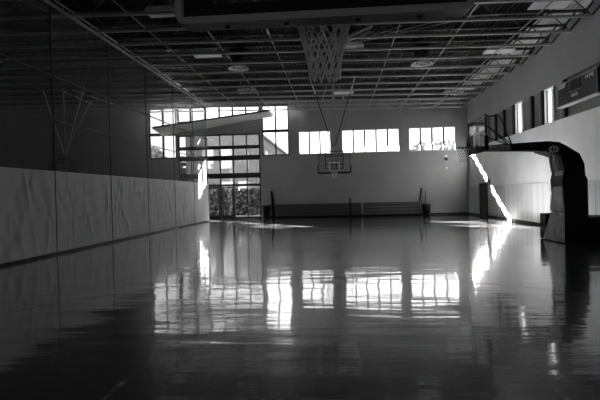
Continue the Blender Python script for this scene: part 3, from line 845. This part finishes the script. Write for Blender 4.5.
for yy in (b0+.18, b1-.18):
    s = MB(); s.bar((bx+.06, yy, 2.95), (bx+.06, yy, 3.97), .045, .045); s.build('board_upright', 'blackpaint', pg)
    s = MB(); s.tube([(bx+.06, yy, 3.96), (5.07, yy, 3.96), (5.62, PY+(yy-PY)*.2, 3.17)], .021, 7); s.build('upper_strut', 'blackpaint', pg)
    s = MB(); s.tube([(bx+.06, yy, 3.68), (5.62, PY+(yy-PY)*.2, 3.15)], .021, 7); s.build('lower_strut', 'blackpaint', pg)
s = MB(); s.bar((bx+.07, b0+.1, 3.02), (bx+.07, b1-.1, 3.02), .06, .08); s.box((bx+.04, PY-.18, 2.95), (4.85, PY+.18, 3.11)); s.build('board_mount', 'blackpaint', pg)

# ------------------------------------------------------------------ scoreboard
sx = XR-.2
sb = thing('wall_scoreboard', (XR, 18.6, 5.05), 'dark wall scoreboard hung high on the right wall near the slit windows', 'scoreboard')
sy0, sy1, sz0, sz1 = 17.12, 20.12, 5.07, 5.97
MB().box((sx, sy0, sz0), (XR, sy1, sz1)).build('cabinet', 'blackpaint', sb)
MB().box((sx-.012, sy0+.05, sz0+.05), (sx, sy1-.05, sz1-.05)).build('face', 'screen', sb)
f = MB()
f.box((sx-.02, sy0, sz0), (sx, sy0+.05, sz1)); f.box((sx-.02, sy1-.05, sz0), (sx, sy1, sz1)); f.box((sx-.02, sy0+.05, sz1-.05), (sx, sy1-.05, sz1))
f.build('frame', 'grey', sb)
MB().box((sx-.04, sy0, sz0-.05), (XR, sy1, sz0)).build('bottom_ledge', 'pale', sb)
MB().box((sx-.02, 18.15, 5.5), (sx-.012, 19.05, 5.9)).build('clock_window', 'scrdark', sb)
f = MB(); f.box((sx-.022, 18.13, 5.47), (sx-.012, 19.1, 5.5)); f.box((sx-.022, 18.1, 5.47), (sx-.012, 18.13, 5.92)); f.box((sx-.022, 19.07, 5.5), (sx-.012, 19.1, 5.92)); f.build('clock_border', 'grey', sb)
lettering('lettering', 'GUEST', .2, (sx-.014, 19.68, 5.83), (0, -1, 0), (0, 0, 1), sb)
lettering('lettering', 'HOME', .2, (sx-.014, 17.62, 5.8), (0, -1, 0), (0, 0, 1), sb)
lettering('lettering', 'PERIOD', .15, (sx-.014, 18.7, 5.32), (0, -1, 0), (0, 0, 1), sb)

# ------------------------------------------------------------------ bleachers folded against the end wall
def bleacher(x0, x1, lab, mt):
    t = thing('folded_bleacher', ((x0+x1)/2, YF-.25, 0), lab, 'bleacher', 'folded bleachers')
    MB().box((x0+.02, YF-.3, 0.0), (x1-.02, YF-.03, .9)).build('understructure', 'blackpaint', t)
    for i in range(4):
        z = .1+.23*i; yf = YF-.46+.02*i
        MB().box((x0, yf, z+.04), (x1, YF-.28, z+.17)).build('riser', mt, t)
        MB().box((x0, yf-.05, z+.17), (x1, YF-.26, z+.205)).build('seat_board', mt, t)
    MB().box((x0, YF-.42, 0.0), (x1, YF-.32, .1)).build('kickboard', 'black', t)
    return t
bleacher(-4.37, 1.86, 'dark folded bleacher, left and longer one of the two against the end wall', 'bleacher')
bleacher(1.98, 6.08, 'folded bleacher with paler boards, right one of the two against the end wall', 'bleacher_pale')
po = thing('floor_post', (1.05, YF-.72, 0), 'slim dark post standing before the long bleacher under the far hoop', 'post')
b = MB(); b.tube([(1.05, YF-.72, .03), (1.05, YF-.72, 1.36)], .05, 8); b.build('pole', 'black', po)
b = MB(); b.lathe([(.2, 0), (.2, .03), (.05, .06)], (1.05, YF-.72, 0), 16); b.build('base_plate', 'black', po)

def bin_(x, y0, h, r, lab):
    t = thing('trash_can', (x, y0, 0), lab, 'trash can', 'dark trash cans')
    b = MB(); b.lathe([(r*.82, 0), (r, h-.08)], (x, y0, 0), 20); b.build('bin_body', 'black', t)
    b = MB(); b.lathe([(r*1.06, h-.1), (r*1.08, h), (r*.9, h+.01), (r*.8, h-.05)], (x, y0, 0), 20); b.build('bin_rim', 'blackpaint', t)
    return t
bin_(6.47, YF-.5, .82, .3, 'dark trash can standing at the right end of the bleachers')
bin_(-5.05, YF-.55, .95, .28, 'dark trash can standing between the entrance doors and the bleachers')

def folded_chair(x, dx, lab, z0=0.0, h=1.9):
    """tall folded rack frame leaning sideways against the wall"""
    t = thing('tube_rack', (x, YF-.2, z0), lab, 'frame')
    b = MB(); n = Vector((dx, .13, h))
    p = Vector((x, YF-.2, z0)); q = p+n; s = Vector((.26, 0, 0))
    b.tube([p, q, q+s*.9, p+s, p], .028, 6); b.build('tube_frame', 'blackpaint', t)
    b = MB(); b.bar(p+n*.35, p+n*.35+s, .03, .03); b.bar(p+n*.7, p+n*.7+s*.95, .03, .03); b.build('crossbar', 'blackpaint', t)
    return t
folded_chair(6.12, .16, 'narrow dark tube frame leaning upright on the end wall behind the right trash can', 0.0, 1.78)
# leaning boards
lbm = MB(); lbm.add([(5.98, YF-.2, .93), (6.09, YF-.2, .93), (6.26, YF-.07, 1.98), (6.15, YF-.07, 1.98), (5.98, YF-.15, .93), (6.09, YF-.15, .93), (6.26, YF-.02, 1.98), (6.15, YF-.02, 1.98)],
                [(0,1,2,3),(7,6,5,4),(0,4,5,1),(1,5,6,2),(2,6,7,3),(3,7,4,0)])
o = lbm.build('leaning_board', 'black', loc=(6.1, YF-.15, .93)); tag(o, 'narrow black board leaning on the wall from the top of the paler bleacher', 'board')
lb2 = MB(); lb2.add([(-4.66, YF-.3, 0), (-4.42, YF-.3, 0), (-4.66, YF-.08, 2.0), (-4.8, YF-.08, 2.0), (-4.66, YF-.25, 0), (-4.42, YF-.25, 0), (-4.66, YF-.03, 2.0), (-4.8, YF-.03, 2.0)],
                [(0,1,2,3),(7,6,5,4),(0,4,5,1),(1,5,6,2),(2,6,7,3),(3,7,4,0)])
o = lb2.build('leaning_board', 'black', loc=(-4.6, YF-.25, 0)); tag(o, 'tall black board leaning beside the left trash can', 'board')

# ------------------------------------------------------------------ small wall devices
def device(x, z, lab):
    t = thing('wall_alarm', (x, YF, z), lab, 'alarm')
    MB().box((x-.09, YF-.06, z+.02), (x+.09, YF, z+.2)).build('strobe', 'white', t)
    MB().box((x-.1, YF-.09, z-.2), (x+.1, YF, z+.02)).build('horn_box', 'blackpaint', t)
device(8.0, 4.1, 'small dark and white alarm boxes below the right end-wall window')
o = MB().box((7.98, YF-.05, 3.3), (8.1, YF, 3.42)).build('wall_socket', 'white', loc=(8.04, YF-.02, 3.36)); tag(o, 'small white wall plate beneath the alarm boxes', 'plate')
o = MB().box((7.78, YF-.08, 1.55), (7.96, YF, 1.78)).build('wall_socket', 'grey', loc=(7.87, YF-.02, 1.66)); tag(o, 'grey outlet box on the end wall right of the leaning frame', 'outlet')
o = MB().box((XR-.05, 29.35, 2.08), (XR, 29.55, 2.35)).build('wall_switch', 'blackpaint', loc=(XR, 29.45, 2.2)); tag(o, 'small dark switch box on the right wall above the side door', 'switch')
